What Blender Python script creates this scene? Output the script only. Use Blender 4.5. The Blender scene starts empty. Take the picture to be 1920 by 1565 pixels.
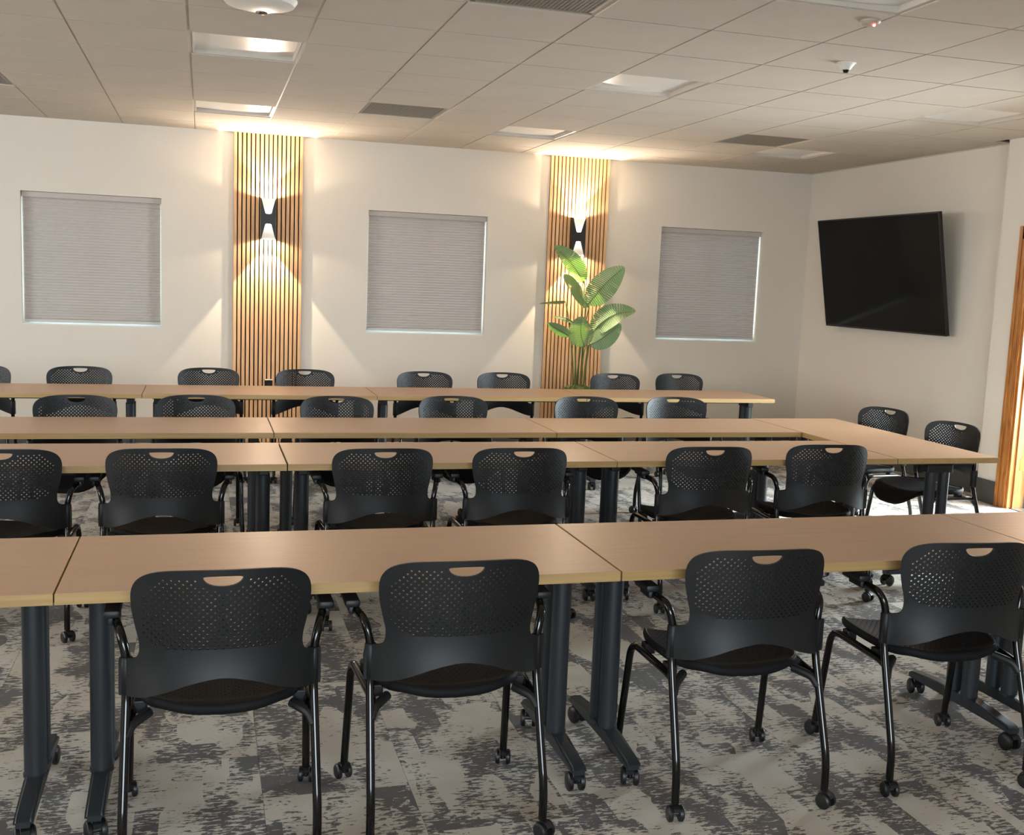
import bpy, bmesh, math, random
from mathutils import Vector, Matrix, geometry
random.seed(7)
S = bpy.context.scene
COL = S.collection
PI = math.pi

# ---------------------------------------------------------------- camera
CAM_LOC = Vector((1.2997, -10.2933, 1.6135))
yaw, pitch, roll = 0.2831, -0.1271, 0.0397
fwd = Vector((math.sin(yaw) * math.cos(pitch), math.cos(yaw) * math.cos(pitch), math.sin(pitch)))
rgt = Vector((math.cos(yaw), -math.sin(yaw), 0)); upv = rgt.cross(fwd)
R_ = rgt * math.cos(roll) + upv * math.sin(roll)
U_ = upv * math.cos(roll) - rgt * math.sin(roll)
cd = bpy.data.cameras.new('camera'); cam = bpy.data.objects.new('camera', cd); COL.objects.link(cam)
m = Matrix((R_, U_, -fwd)).transposed().to_4x4(); m.translation = CAM_LOC
cam.matrix_world = m
cd.sensor_width = 36; cd.lens = 2007.0 / 1920 * 36; cd.clip_start = .05; cd.clip_end = 200
S.camera = cam

# ---------------------------------------------------------------- colour management, world, daylight
S.view_settings.view_transform = 'Standard'; S.view_settings.look = 'None'
S.view_settings.gamma = 1; S.view_settings.use_curve_mapping = False
S.view_settings.exposure = 0.58
W = bpy.data.worlds.new('world'); S.world = W; W.use_nodes = True
bg = W.node_tree.nodes['Background']; bg.inputs[0].default_value = (.72, .90, 1, 1); bg.inputs[1].default_value = 4.0

def area(name, loc, rot, sx, sy, power, color, spread=PI):
    l = bpy.data.lights.new(name, 'AREA'); l.shape = 'RECTANGLE'; l.size = sx; l.size_y = sy
    l.energy = power; l.color = color; l.spread = spread
    o = bpy.data.objects.new(name, l); COL.objects.link(o); o.location = loc; o.rotation_euler = rot
    return o
# daylight entering by the open door on the right, and by the windows behind the photographer
area('door_daylight', (8.75, -4.40, 1.55), (0, math.radians(66), 0), 2.4, 1.6, 430, (.80, .93, 1))
sl = bpy.data.lights.new('sun', 'SUN'); sl.energy = 8.0; sl.color = (.92, .98, 1); sl.angle = math.radians(5)
sun = bpy.data.objects.new('sun', sl); COL.objects.link(sun); sun.rotation_euler = Vector((-.76, .07, -.64)).to_track_quat('-Z', 'Y').to_euler()
area('rear_window_daylight', (1.2, -13.9, 1.75), (math.radians(80), 0, 0), 3.4, 1.5, 135, (.78, .89, 1))
area('left_warm_fill', (-4.4, -8.6, 1.75), (0, math.radians(-86), 0), 1.5, 3.0, 60, (1, .92, .82))  # added warm fill lamp at the unseen left wall, not a known window
area('far_left_warm_fill', (-4.4, -3.8, 1.75), (0, math.radians(-86), 0), 1.5, 3.0, 62, (1, .93, .86))  # second added warm fill, farther along the same unseen wall

# ---------------------------------------------------------------- materials
def srgb(r, g, b):
    f = lambda c: (c / 255 / 12.92) if c / 255 <= .04045 else ((c / 255 + .055) / 1.055) ** 2.4
    return (f(r), f(g), f(b), 1)
def mat(name, col, rough=.6, metal=0, spec=.5, bump=0, bscale=200, var=0, vscale=5, emit=None, estr=0, coat=0):
    M = bpy.data.materials.new(name); M.use_nodes = True
    nt = M.node_tree; b = nt.nodes['Principled BSDF']
    b.inputs['Base Color'].default_value = col; b.inputs['Roughness'].default_value = rough
    b.inputs['Metallic'].default_value = metal; b.inputs['Specular IOR Level'].default_value = spec
    b.inputs['Coat Weight'].default_value = coat
    tc = nt.nodes.new('ShaderNodeTexCoord')
    if bump:
        n = nt.nodes.new('ShaderNodeTexNoise'); n.inputs['Scale'].default_value = bscale; n.inputs['Detail'].default_value = 3
        nt.links.new(tc.outputs['Object'], n.inputs['Vector'])
        bp = nt.nodes.new('ShaderNodeBump'); bp.inputs['Strength'].default_value = bump; bp.inputs['Distance'].default_value = .002
        nt.links.new(n.outputs['Fac'], bp.inputs['Height']); nt.links.new(bp.outputs['Normal'], b.inputs['Normal'])
    if var:
        n = nt.nodes.new('ShaderNodeTexNoise'); n.inputs['Scale'].default_value = vscale; n.inputs['Detail'].default_value = 4
        nt.links.new(tc.outputs['Object'], n.inputs['Vector'])
        r = nt.nodes.new('ShaderNodeValToRGB')
        r.color_ramp.elements[0].position = .3; r.color_ramp.elements[1].position = .7
        r.color_ramp.elements[0].color = tuple(c * (1 - var) for c in col[:3]) + (1,)
        r.color_ramp.elements[1].color = tuple(min(1, c * (1 + var)) for c in col[:3]) + (1,)
        nt.links.new(n.outputs['Fac'], r.inputs['Fac']); nt.links.new(r.outputs['Color'], b.inputs['Base Color'])
    if emit:
        b.inputs['Emission Color'].default_value = emit; b.inputs['Emission Strength'].default_value = estr
    return M
def wood(name, c1, c2, scale=(1, 14, 14), rough=.45, strength=1, spec=.5, noise=5):
    M = bpy.data.materials.new(name); M.use_nodes = True; nt = M.node_tree; b = nt.nodes['Principled BSDF']
    tc = nt.nodes.new('ShaderNodeTexCoord'); mp = nt.nodes.new('ShaderNodeMapping'); mp.inputs['Scale'].default_value = scale
    oi = nt.nodes.new('ShaderNodeObjectInfo'); mul = nt.nodes.new('ShaderNodeMath'); mul.operation = 'MULTIPLY'; mul.inputs[1].default_value = 37
    nt.links.new(oi.outputs['Random'], mul.inputs[0])
    cx = nt.nodes.new('ShaderNodeCombineXYZ'); nt.links.new(mul.outputs[0], cx.inputs[0]); nt.links.new(mul.outputs[0], cx.inputs[1])
    nt.links.new(cx.outputs[0], mp.inputs['Location']); nt.links.new(tc.outputs['Object'], mp.inputs['Vector'])
    n = nt.nodes.new('ShaderNodeTexNoise'); n.inputs['Scale'].default_value = noise; n.inputs['Detail'].default_value = 6; n.inputs['Distortion'].default_value = .6
    nt.links.new(mp.outputs[0], n.inputs['Vector'])
    r = nt.nodes.new('ShaderNodeValToRGB'); r.color_ramp.elements[0].position = .35; r.color_ramp.elements[1].position = .65
    r.color_ramp.elements[0].color = c1; r.color_ramp.elements[1].color = c2
    nt.links.new(n.outputs['Fac'], r.inputs['Fac']); nt.links.new(r.outputs['Color'], b.inputs['Base Color'])
    b.inputs['Roughness'].default_value = rough; b.inputs['Specular IOR Level'].default_value = spec
    return M

WALL = mat('wall_paint', srgb(220, 211, 199), .75, bump=.25, bscale=260, var=.015, vscale=1.2)
CEILT = mat('ceiling_tile_fibre', srgb(190, 180, 167), .95, bump=.6, bscale=420, var=.03, vscale=3)
CEILG = mat('ceiling_grid_paint', srgb(196, 187, 175), .6)
LENS = mat('troffer_lens', srgb(226, 222, 216), .28, spec=.6, bump=.1, bscale=600)
VENTM = mat('vent_metal', srgb(140, 130, 116), .5)
VOID = mat('duct_dark', srgb(58, 54, 47), .9)
BASEB = mat('baseboard_vinyl', srgb(74, 74, 72), .55, var=.05)
SLAB = mat('floor_slab', srgb(90, 85, 80), .9)
OAKTRIM = wood('oak_trim', srgb(152, 90, 38), srgb(188, 126, 62), (9, 9, 1), .38)
BRASS = mat('brass', srgb(196, 160, 80), .3, metal=1)
SLATW = wood('slat_oak', srgb(203, 156, 112), srgb(224, 180, 136), (16, 16, 1.2), .55, noise=3)
FELT = mat('black_felt', srgb(22, 19, 17), .95, bump=.4)
LAMIN = wood('table_laminate', srgb(196, 155, 120), srgb(203, 162, 127), (.8, 16, 16), .36, spec=.55, noise=4)
LEDGE = wood('table_edge_band', srgb(172, 138, 88), srgb(186, 152, 100), (.7, 30, 30), .42, noise=3)
STEEL = mat('charcoal_powder_coat', srgb(40, 44, 48), .42, spec=.5)
BLKST = mat('black_gloss_tube', srgb(9, 9, 10), .13, spec=.5)
BLKPL = mat('black_plastic', srgb(22, 22, 23), .5)
SHELL = mat('chair_shell_plastic', srgb(22, 23, 25), .46, bump=.12, bscale=900, spec=.36)
SEATP = mat('chair_seat_plastic', srgb(24, 24, 25), .62, bump=.12, bscale=900, spec=.12)
CAST = mat('caster_rubber', srgb(20, 20, 21), .42)
TVBLK = mat('tv_bezel', srgb(12, 12, 13), .35)
TVSCR = mat('tv_screen_glass', srgb(4, 4, 5), .10, spec=.18)
SCON = mat('sconce_black_metal', srgb(20, 18, 17), .4)
SCONW = mat('sconce_white_reflector', srgb(245, 243, 238), .35)
BULB = mat('lamp_lens', (1, 1, 1, 1), .4, emit=(1, .90, .80, 1), estr=16)
OUTL = mat('outlet_plate', srgb(18, 16, 16), .35)
OUTW = mat('outlet_white', srgb(225, 222, 215), .4)
PLAST = mat('white_plastic', srgb(222, 218, 212), .35)
DARKL = mat('dark_lens', srgb(14, 14, 18), .12)
LED = mat('red_led', (1, .05, .04, 1), .4, emit=(1, .06, .04, 1), estr=30)
POTM = mat('planter_ceramic', srgb(52, 48, 46), .55)
SOIL = mat('moss', srgb(62, 74, 30), .95, var=.5, vscale=40, bump=1, bscale=90)
STEMM = mat('plant_stem', srgb(96, 110, 52), .5, var=.2)
VINYL = mat('window_vinyl', srgb(226, 226, 222), .4)
CONC = mat('outside_concrete', srgb(178, 176, 170), .9, bump=.4, var=.08)

def fabric_mat():
    M = bpy.data.materials.new('blind_fabric'); M.use_nodes = True; nt = M.node_tree; b = nt.nodes['Principled BSDF']
    b.inputs['Base Color'].default_value = srgb(196, 186, 178); b.inputs['Roughness'].default_value = .85
    tr = nt.nodes.new('ShaderNodeBsdfTranslucent'); tr.inputs[0].default_value = srgb(190, 190, 190)
    mx = nt.nodes.new('ShaderNodeMixShader'); mx.inputs[0].default_value = .03
    nt.links.new(b.outputs[0], mx.inputs[1]); nt.links.new(tr.outputs[0], mx.inputs[2])
    nt.links.new(mx.outputs[0], nt.nodes['Material Output'].inputs[0]); return M
BLIND = fabric_mat()
def glass_mat():
    M = bpy.data.materials.new('window_glass'); M.use_nodes = True; nt = M.node_tree
    g = nt.nodes.new('ShaderNodeBsdfGlossy'); g.inputs['Roughness'].default_value = .02
    t = nt.nodes.new('ShaderNodeBsdfTransparent'); t.inputs[0].default_value = (.93, .96, .97, 1)
    mx = nt.nodes.new('ShaderNodeMixShader'); mx.inputs[0].default_value = .06
    nt.links.new(t.outputs[0], mx.inputs[1]); nt.links.new(g.outputs[0], mx.inputs[2])
    nt.links.new(mx.outputs[0], nt.nodes['Material Output'].inputs[0]); return M
GLASS = glass_mat()
def leaf_mat():
    M = bpy.data.materials.new('plant_leaf'); M.use_nodes = True; nt = M.node_tree; b = nt.nodes['Principled BSDF']
    uv = nt.nodes.new('ShaderNodeUVMap'); w = nt.nodes.new('ShaderNodeTexWave'); w.bands_direction = 'X'
    w.inputs['Scale'].default_value = 9; w.inputs['Distortion'].default_value = .4
    nt.links.new(uv.outputs[0], w.inputs['Vector'])
    r = nt.nodes.new('ShaderNodeValToRGB'); r.color_ramp.elements[0].color = srgb(60, 104, 48); r.color_ramp.elements[1].color = srgb(170, 198, 154)
    nt.links.new(w.outputs['Fac'], r.inputs['Fac']); nt.links.new(r.outputs[0], b.inputs['Base Color'])
    bp = nt.nodes.new('ShaderNodeBump'); bp.inputs['Strength'].default_value = .7; bp.inputs['Distance'].default_value = .004
    nt.links.new(w.outputs['Fac'], bp.inputs['Height']); nt.links.new(bp.outputs[0], b.inputs['Normal'])
    b.inputs['Roughness'].default_value = .30; b.inputs['Specular IOR Level'].default_value = .7
    tr = nt.nodes.new('ShaderNodeBsdfTranslucent'); tr.inputs[0].default_value = srgb(120, 170, 60)
    mx = nt.nodes.new('ShaderNodeMixShader'); mx.inputs[0].default_value = .22
    nt.links.new(b.outputs[0], mx.inputs[1]); nt.links.new(tr.outputs[0], mx.inputs[2])
    nt.links.new(mx.outputs[0], nt.nodes['Material Output'].inputs[0]); return M
LEAF = leaf_mat()
def carpet_mat():
    M = bpy.data.materials.new('carpet_weathered_pattern'); M.use_nodes = True; nt = M.node_tree; b = nt.nodes['Principled BSDF']
    N = nt.nodes.new; L = nt.links.new
    tc = N('ShaderNodeTexCoord'); oi = N('ShaderNodeObjectInfo')
    mul = N('ShaderNodeMath'); mul.operation = 'MULTIPLY'; mul.inputs[1].default_value = 61.7; L(oi.outputs['Random'], mul.inputs[0])
    mul2 = N('ShaderNodeMath'); mul2.operation = 'MULTIPLY'; mul2.inputs[1].default_value = 23.1; L(oi.outputs['Random'], mul2.inputs[0])
    cx = N('ShaderNodeCombineXYZ'); L(mul.outputs[0], cx.inputs[0]); L(mul2.outputs[0], cx.inputs[1])
    add = N('ShaderNodeVectorMath'); add.operation = 'ADD'; L(tc.outputs['Object'], add.inputs[0]); L(cx.outputs[0], add.inputs[1])
    def mp(sc):
        q = N('ShaderNodeMapping'); q.inputs['Scale'].default_value = sc; L(add.outputs[0], q.inputs['Vector']); return q
    def noise(sc, s, d, rgh=.55, dist=0):
        n = N('ShaderNodeTexNoise'); n.inputs['Scale'].default_value = s; n.inputs['Detail'].default_value = d
        n.inputs['Roughness'].default_value = rgh; n.inputs['Distortion'].default_value = dist
        L(mp(sc).outputs[0], n.inputs['Vector']); return n
    # large worn fields stretched in the pile direction, then ragged streaks across
    big = noise((1.9, 1.0, 1), 2.6, 2, .5, .3)
    vor = N('ShaderNodeTexVoronoi'); vor.distance = 'CHEBYCHEV'; vor.inputs['Scale'].default_value = 5.5
    L(mp((2.0, .8, 1)).outputs[0], vor.inputs['Vector'])
    sep = N('ShaderNodeSeparateColor'); L(vor.outputs['Color'], sep.inputs[0])
    streak = noise((.75, 2.4, 1), 34, 6, .68, .3)
    def math_(op, a, bb):
        q = N('ShaderNodeMath'); q.operation = op
        for i, v in enumerate((a, bb)):
            if isinstance(v, (int, float)): q.inputs[i].default_value = v
            else: L(v, q.inputs[i])
        return q.outputs[0]
    s = math_('ADD', math_('MULTIPLY', big.outputs['Fac'], .82), math_('MULTIPLY', sep.outputs[0], .20))
    s = math_('ADD', s, math_('MULTIPLY', streak.outputs['Fac'], 1.05))
    r = N('ShaderNodeValToRGB'); r.color_ramp.elements[0].position = .985 / 1.0; r.color_ramp.elements[1].position = 1.0
    s2 = math_('SUBTRACT', s, .0)
    mr = N('ShaderNodeMapRange'); mr.inputs['From Min'].default_value = 1.045; mr.inputs['From Max'].default_value = 1.062
    L(s2, mr.inputs['Value'])
    # tone of the light and the dark yarns
    tone = noise((1, 1, 1), 3.0, 2)
    lr = N('ShaderNodeValToRGB'); lr.color_ramp.elements[0].position = .35; lr.color_ramp.elements[1].position = .65
    lr.color_ramp.elements[0].color = srgb(180, 166, 149); lr.color_ramp.elements[1].color = srgb(197, 188, 174); L(tone.outputs['Fac'], lr.inputs['Fac'])
    dr = N('ShaderNodeValToRGB'); dr.color_ramp.elements[0].position = .4; dr.color_ramp.elements[1].position = .6
    dr.color_ramp.elements[0].color = srgb(82, 71, 63); dr.color_ramp.elements[1].color = srgb(84, 79, 78); L(tone.outputs['Fac'], dr.inputs['Fac'])
    mx = N('ShaderNodeMix'); mx.data_type = 'RGBA'; L(mr.outputs[0], mx.inputs[0]); L(lr.outputs[0], mx.inputs[6]); L(dr.outputs[0], mx.inputs[7])
    fine = noise((1, 1, 1), 500, 2)
    mx2 = N('ShaderNodeMix'); mx2.data_type = 'RGBA'; mx2.blend_type = 'OVERLAY'; mx2.inputs[0].default_value = .35
    L(mx.outputs[2], mx2.inputs[6]); L(fine.outputs['Fac'], mx2.inputs[7]); L(mx2.outputs[2], b.inputs['Base Color'])
    bp = N('ShaderNodeBump'); bp.inputs['Strength'].default_value = .5; bp.inputs['Distance'].default_value = .002
    L(fine.outputs['Fac'], bp.inputs['Height']); L(bp.outputs[0], b.inputs['Normal'])
    b.inputs['Roughness'].default_value = .95; b.inputs['Specular IOR Level'].default_value = .15
    b.inputs['Sheen Weight'].default_value = .15
    return M
CARPET = carpet_mat()

# ---------------------------------------------------------------- helpers
def tag(o, label=None, cat=None, group=None, kind=None):
    if label: o['label'] = label
    if cat: o['category'] = cat
    if group: o['group'] = group
    if kind: o['kind'] = kind
    return o
def empty(name, loc=(0, 0, 0), rz=0):
    o = bpy.data.objects.new(name, None); COL.objects.link(o); o.location = loc; o.rotation_euler = (0, 0, rz); o.empty_display_size = .1
    return o
def obj(name, bm, mats, parent=None, loc=None, smooth=False, ang=35):
    me = bpy.data.meshes.new(name)
    if not isinstance(mats, (list, tuple)): mats = [mats]
    bmesh.ops.recalc_face_normals(bm, faces=bm.faces)
    if smooth:
        for f in bm.faces: f.smooth = True
        a = math.radians(ang)
        for e in bm.edges:
            if len(e.link_faces) == 2 and e.calc_face_angle(0) > a: e.smooth = False
    bm.to_mesh(me); bm.free()
    for q in mats: me.materials.append(q)
    o = bpy.data.objects.new(name, me); COL.objects.link(o)
    if parent: o.parent = parent
    if loc: o.location = loc
    return o
def copy_tree(o, parent=None):
    c = o.copy(); COL.objects.link(c); c.parent = parent
    for ch in list(o.children): copy_tree(ch, c)
    return c
def box(bm, x0, x1, y0, y1, z0, z1, mi=0, bev=0, mtx=None):
    vs = [bm.verts.new((x, y, z)) for x in (x0, x1) for y in (y0, y1) for z in (z0, z1)]
    F = [(0, 1, 3, 2), (4, 6, 7, 5), (0, 4, 5, 1), (2, 3, 7, 6), (0, 2, 6, 4), (1, 5, 7, 3)]
    fs = [bm.faces.new([vs[i] for i in f]) for f in F]
    for f in fs: f.material_index = mi
    if mtx is not None: bmesh.ops.transform(bm, matrix=mtx, verts=vs)
    if bev:
        es = list({e for f in fs for e in f.edges})
        r = bmesh.ops.bevel(bm, geom=es, offset=bev, segments=2, affect='EDGES', profile=.5)
        for f in r['faces']: f.material_index = mi
def B(*a, **k):
    bm = bmesh.new(); box(bm, *a, **k); return bm
def tube(bm, pts, r, n=12, cap=True, mi=0, sx=1, sy=1):
    pts = [Vector(p) for p in pts]; rs = r if isinstance(r, (list, tuple)) else [r] * len(pts)
    t0 = (pts[1] - pts[0]).normalized()
    ref = Vector((1, 0, 0)) if abs(t0.x) < .8 else Vector((0, 1, 0))
    nrm = (ref - t0 * ref.dot(t0)).normalized(); rings = []
    for i, p in enumerate(pts):
        t = (pts[min(i + 1, len(pts) - 1)] - pts[max(i - 1, 0)]).normalized()
        nrm = (nrm - t * nrm.dot(t)).normalized(); bn = t.cross(nrm)
        rings.append([bm.verts.new(p + nrm * math.cos(a) * rs[i] * sx + bn * math.sin(a) * rs[i] * sy) for a in [2 * PI * k / n for k in range(n)]])
    for a, b in zip(rings, rings[1:]):
        for k in range(n):
            f = bm.faces.new((a[k], a[(k + 1) % n], b[(k + 1) % n], b[k])); f.material_index = mi
    if cap:
        for rg in (rings[0], rings[-1]):
            f = bm.faces.new(rg); f.material_index = mi
def fillet(P, r, seg=6):
    P = [Vector(p) for p in P]; out = [P[0]]
    for a, b, c in zip(P, P[1:], P[2:]):
        u = (a - b); v = (c - b); d = min(r, u.length * .49, v.length * .49)
        p0 = b + u.normalized() * d; p1 = b + v.normalized() * d
        for i in range(seg + 1):
            t = i / seg; out.append(p0 * (1 - t) ** 2 + b * 2 * t * (1 - t) + p1 * t * t)
    out.append(P[-1]); return out
def lathe(bm, prof, n=24, c=(0, 0, 0), axis='z', mi=0):
    rings = []
    for r, h in prof:
        ring = []
        for k in range(n):
            a = 2 * PI * k / n; x, y = r * math.cos(a), r * math.sin(a)
            p = (x, y, h) if axis == 'z' else ((h, x, y) if axis == 'x' else (x, h, y))
            ring.append(bm.verts.new((p[0] + c[0], p[1] + c[1], p[2] + c[2])))
        rings.append(ring)
    for a, b in zip(rings, rings[1:]):
        for k in range(n):
            f = bm.faces.new((a[k], a[(k + 1) % n], b[(k + 1) % n], b[k])); f.material_index = mi
    for rg in (rings[0], rings[-1]):
        f = bm.faces.new(rg); f.material_index = mi
def prism(bm, poly, h0, h1, axis='z', mi=0):
    def P(a, b, h): return (a, b, h) if axis == 'z' else ((h, a, b) if axis == 'x' else (a, h, b))
    A = [bm.verts.new(P(a, b, h0)) for a, b in poly]; Bv = [bm.verts.new(P(a, b, h1)) for a, b in poly]
    n = len(poly)
    for k in range(n):
        f = bm.faces.new((A[k], A[(k + 1) % n], Bv[(k + 1) % n], Bv[k])); f.material_index = mi
    for q in (A, Bv):
        f = bm.faces.new(q); f.material_index = mi

# ---------------------------------------------------------------- the room
H = 2.855          # ceiling
XR, XRN = 7.51, 7.33   # right wall, its nearer part that stands proud
YJ = -3.13         # where the right wall steps forward
XL, YB = -4.3, -13.8
T = .6096
WIN = [(-.2376, 1.1685), (2.8007, 1.1685), (5.8119, 1.1685)]
ZB, ZT = 1.064, 2.2228

fl = obj('floor', B(XL, 9.2, YB, .2, -.12, -.006), SLAB); tag(fl, kind='structure')
ce = obj('ceiling', B(XL, 8.0, YB, .2, H + .10, H + .22), CEILG); tag(ce, kind='structure')

def wall_with_holes(name, u0, u1, z0, z1, holes, thick0, thick1, axis):
    """axis 'y': wall in the x-z plane; 'x': wall in the y-z plane"""
    us = sorted({u0, u1} | {h[0] for h in holes} | {h[1] for h in holes}); zs = sorted({z0, z1} | {h[2] for h in holes} | {h[3] for h in holes})
    bm = bmesh.new()
    for a, b in zip(us, us[1:]):
        for c, d in zip(zs, zs[1:]):
            cu, cz = (a + b) / 2, (c + d) / 2
            if any(h[0] < cu < h[1] and h[2] < cz < h[3] for h in holes): continue
            if axis == 'y': box(bm, a, b, thick0, thick1, c, d)
            else: box(bm, thick0, thick1, a, b, c, d)
    bmesh.ops.remove_doubles(bm, verts=bm.verts, dist=1e-5)
    # drop the faces shared by neighbouring blocks
    seen = {}
    for f in list(bm.faces):
        k = tuple(round(v, 4) for v in f.calc_center_median()); seen.setdefault(k, []).append(f)
    dead = [f for g in seen.values() if len(g) > 1 for f in g]
    bmesh.ops.delete(bm, geom=dead, context='FACES')
    o = obj(name, bm, WALL); tag(o, kind='structure'); return o
wall_with_holes('wall_back', XL - .15, XR + .2, 0, H + .1, [(x, x + w, ZB, ZT) for x, w in WIN], 0, .2, 'y')
wall_with_holes('wall_right', YB, .0, 0, H + .1, [(-5.0, -3.46, 0, 2.10)], XR, XR + .16, 'x')
bm = bmesh.new(); box(bm, XRN, XR - .001, -3.46, YJ, 0, H + .1); box(bm, XRN, XR - .001, -5.0, -3.46, 2.10, H + .1); box(bm, XRN, XR - .001, YB, -5.0, 0, H + .1)
tag(obj('wall_right_front', bm, WALL), kind='structure')
wall_with_holes('wall_left', YB, .2, 0, H + .1, [(-10.1, -7.1, 1.0, 2.5), (-5.3, -2.3, 1.0, 2.5)], XL - .15, XL, 'x')
wall_with_holes('wall_front', XL - .15, XR + .2, 0, H + .1, [(-.5, 2.9, 1.0, 2.5)], YB - .15, YB, 'y')
tag(obj('baseboard_back', B(XL, XR, -.012, 0, 0, .185, bev=.003), BASEB), kind='structure')
bm = bmesh.new(); box(bm, XR - .012, XR, YJ, -.013, 0, .185, bev=.003)
tag(obj('baseboard_right', bm, BASEB), kind='structure')
tag(obj('baseboard_right_front', B(XRN - .012, XRN, -3.355, YJ, 0, .185, bev=.003), BASEB), kind='structure')

# windows in the back wall
for i, (x, w) in enumerate(WIN):
    root = empty('window_%d' % (i + 1), (x, .12, ZB)); tag(root, kind='structure')
    h = ZT - ZB
    bm = bmesh.new()
    for a in ((0, .04, 0, h), (w - .04, w, 0, h), (.04, w - .04, 0, .04), (.04, w - .04, h - .04, h), (w / 2 - .02, w / 2 + .02, .04, h - .04)):
        box(bm, a[0], a[1], 0, .05, a[2], a[3], bev=.003)
    obj('window_frame', bm, VINYL, root)
    for a, b in ((.04, w / 2 - .02), (w / 2 + .02, w - .04)): obj('window_pane', B(a, b, .02, .026, .04, h - .04), GLASS, root)
    sill = obj('window_sill', B(0.0, w, -.11, 0, 0, .004), mat('sill_paint_%d' % i, srgb(232, 232, 228), .4), root)

# carpet tiles: 457 x 914 mm planks laid in columns with stepped joints
PW, PL = .457, .914
def plank_mesh():
    bm = B(0, PW - .0012, 0, PL - .0012, -.006, 0)
    me = bpy.data.meshes.new('carpet_tile'); bmesh.ops.recalc_face_normals(bm, faces=bm.faces); bm.to_mesh(me); bm.free(); me.materials.append(CARPET); return me
pm = plank_mesh()
steps = [0, .305, .61]
cells = []
x0 = 1.48 - 13 * PW
for i in range(0, 27):
    xa = x0 + i * PW
    off = -7.09 - steps[(i - 13) % 3] + (0 if (i % 3) else 0)
    j = -9
    while True:
        ya = off + j * PL; j += 1
        if ya > 0: break
        if ya + PL < YB: continue
        cells.append((xa, ya))
near, rest = [], []
for xa, ya in cells:
    cx_, cy_ = xa + PW / 2, ya + PL / 2
    d = Vector((cx_, cy_, 0)) - CAM_LOC; z = d.dot(fwd)
    vis = z > .5 and abs(d.dot(R_) / z) < .56 and abs(d.dot(U_) / z) < .48
    if vis and ya + PL < 0 and xa >= XL and xa + PW < XR: near.append((xa, ya))
    else: rest.append((xa, ya))
near.sort(key=lambda c: (Vector((c[0], c[1], 0)) - CAM_LOC).length)
rest += near[290:]; near = near[:290]
for xa, ya in near:
    o = bpy.data.objects.new('carpet_tile', pm); COL.objects.link(o); o.parent = fl; o.location = (xa, ya, 0)
bm = bmesh.new()
for xa, ya in rest:
    xa2, ya2 = max(xa, XL), max(ya, YB); xb, yb = min(xa + PW - .0012, 8.9), min(ya + PL - .0012, 0)
    if xb > xa2 + .01 and yb > ya2 + .01: box(bm, xa2, xb, ya2, yb, -.006, 0)
tag(obj('carpet_tile', bm, CARPET, fl), kind='stuff')
tag(obj('terrace_ground', B(9.2, 30, -16, 8, -.14, -.02), CONC), kind='structure')

# suspended ceiling: cross tees every T from Y0, main tees at k*T
Y0 = .4988
lights = {(k, j) for k in (-2, 2, 6, 10) for j in (1, 5, 9)}
vents = {(k, j) for k in (-1, 4, 9) for j in (2, 8)}
tm = bpy.data.meshes.new('ceiling_tile')
bm = bmesh.new(); box(bm, .0065, T - .0065, .0065, T - .0065, -.003, .018)
bmesh.ops.recalc_face_normals(bm, faces=bm.faces); bm.to_mesh(tm); bm.free(); tm.materials.append(CEILT)
em = bpy.data.meshes.new('ceiling_tile_cut')
bm = bmesh.new(); box(bm, .0065, T - .0065, .0065, Y0 - .022, -.003, .018)
bmesh.ops.recalc_face_normals(bm, faces=bm.faces); bm.to_mesh(em); bm.free(); em.materials.append(CEILT)
restbm = bmesh.new()
for k in range(-7, 13):
    for j in range(-1, 22):
        ya = -(Y0 + (j + 1) * T) if j >= 0 else -Y0
        xa = k * T
        if (k, j) in lights or (k, j) in vents: continue
        if xa + T > XR + .02 or ya < YB + .1:
            continue
        if -2 <= k <= 11 and j <= 10:
            o = bpy.data.objects.new('ceiling_tile', tm if j >= 0 else em); COL.objects.link(o); o.parent = ce
            o.location = (xa, ya, H)
        else:
            box(restbm, xa + .013, xa + T - .013, ya + .013, ya + (T if j >= 0 else Y0 - .009) - .013, H + .004, H + .018)
for j in range(-1, 22):   # cut pieces along the right wall
    ya = -(Y0 + (j + 1) * T) if j >= 0 else -Y0
    xe = XR if ya > YJ else XRN
    if ya > YB: box(restbm, 12 * T + .013 if xe > 12 * T + .03 else xe - .001, xe - .0005, ya + .013, ya + (T if j >= 0 else Y0 - .009) - .013, H + .004, H + .018)
tag(obj('ceiling_tile', restbm, CEILT, ce), kind='stuff')
gb = bmesh.new()
for k in range(-7, 13): box(gb, k * T - .012, k * T + .012, YB, -.0, H + .003, H + .012)
for j in range(0, 22): box(gb, XL, XR, -(Y0 + j * T) - .012, -(Y0 + j * T) + .012, H + .0036, H + .011)
box(gb, XL, XR, -.020, -.0005, H - .002, H + .012); box(gb, XR - .02, XR - .0005, YJ, -.02, H - .002, H + .012); box(gb, XRN - .02, XRN - .0005, -9, YJ, H - .002, H + .012)
tag(obj('ceiling_grid', gb, CEILG, ce), kind='stuff')

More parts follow.
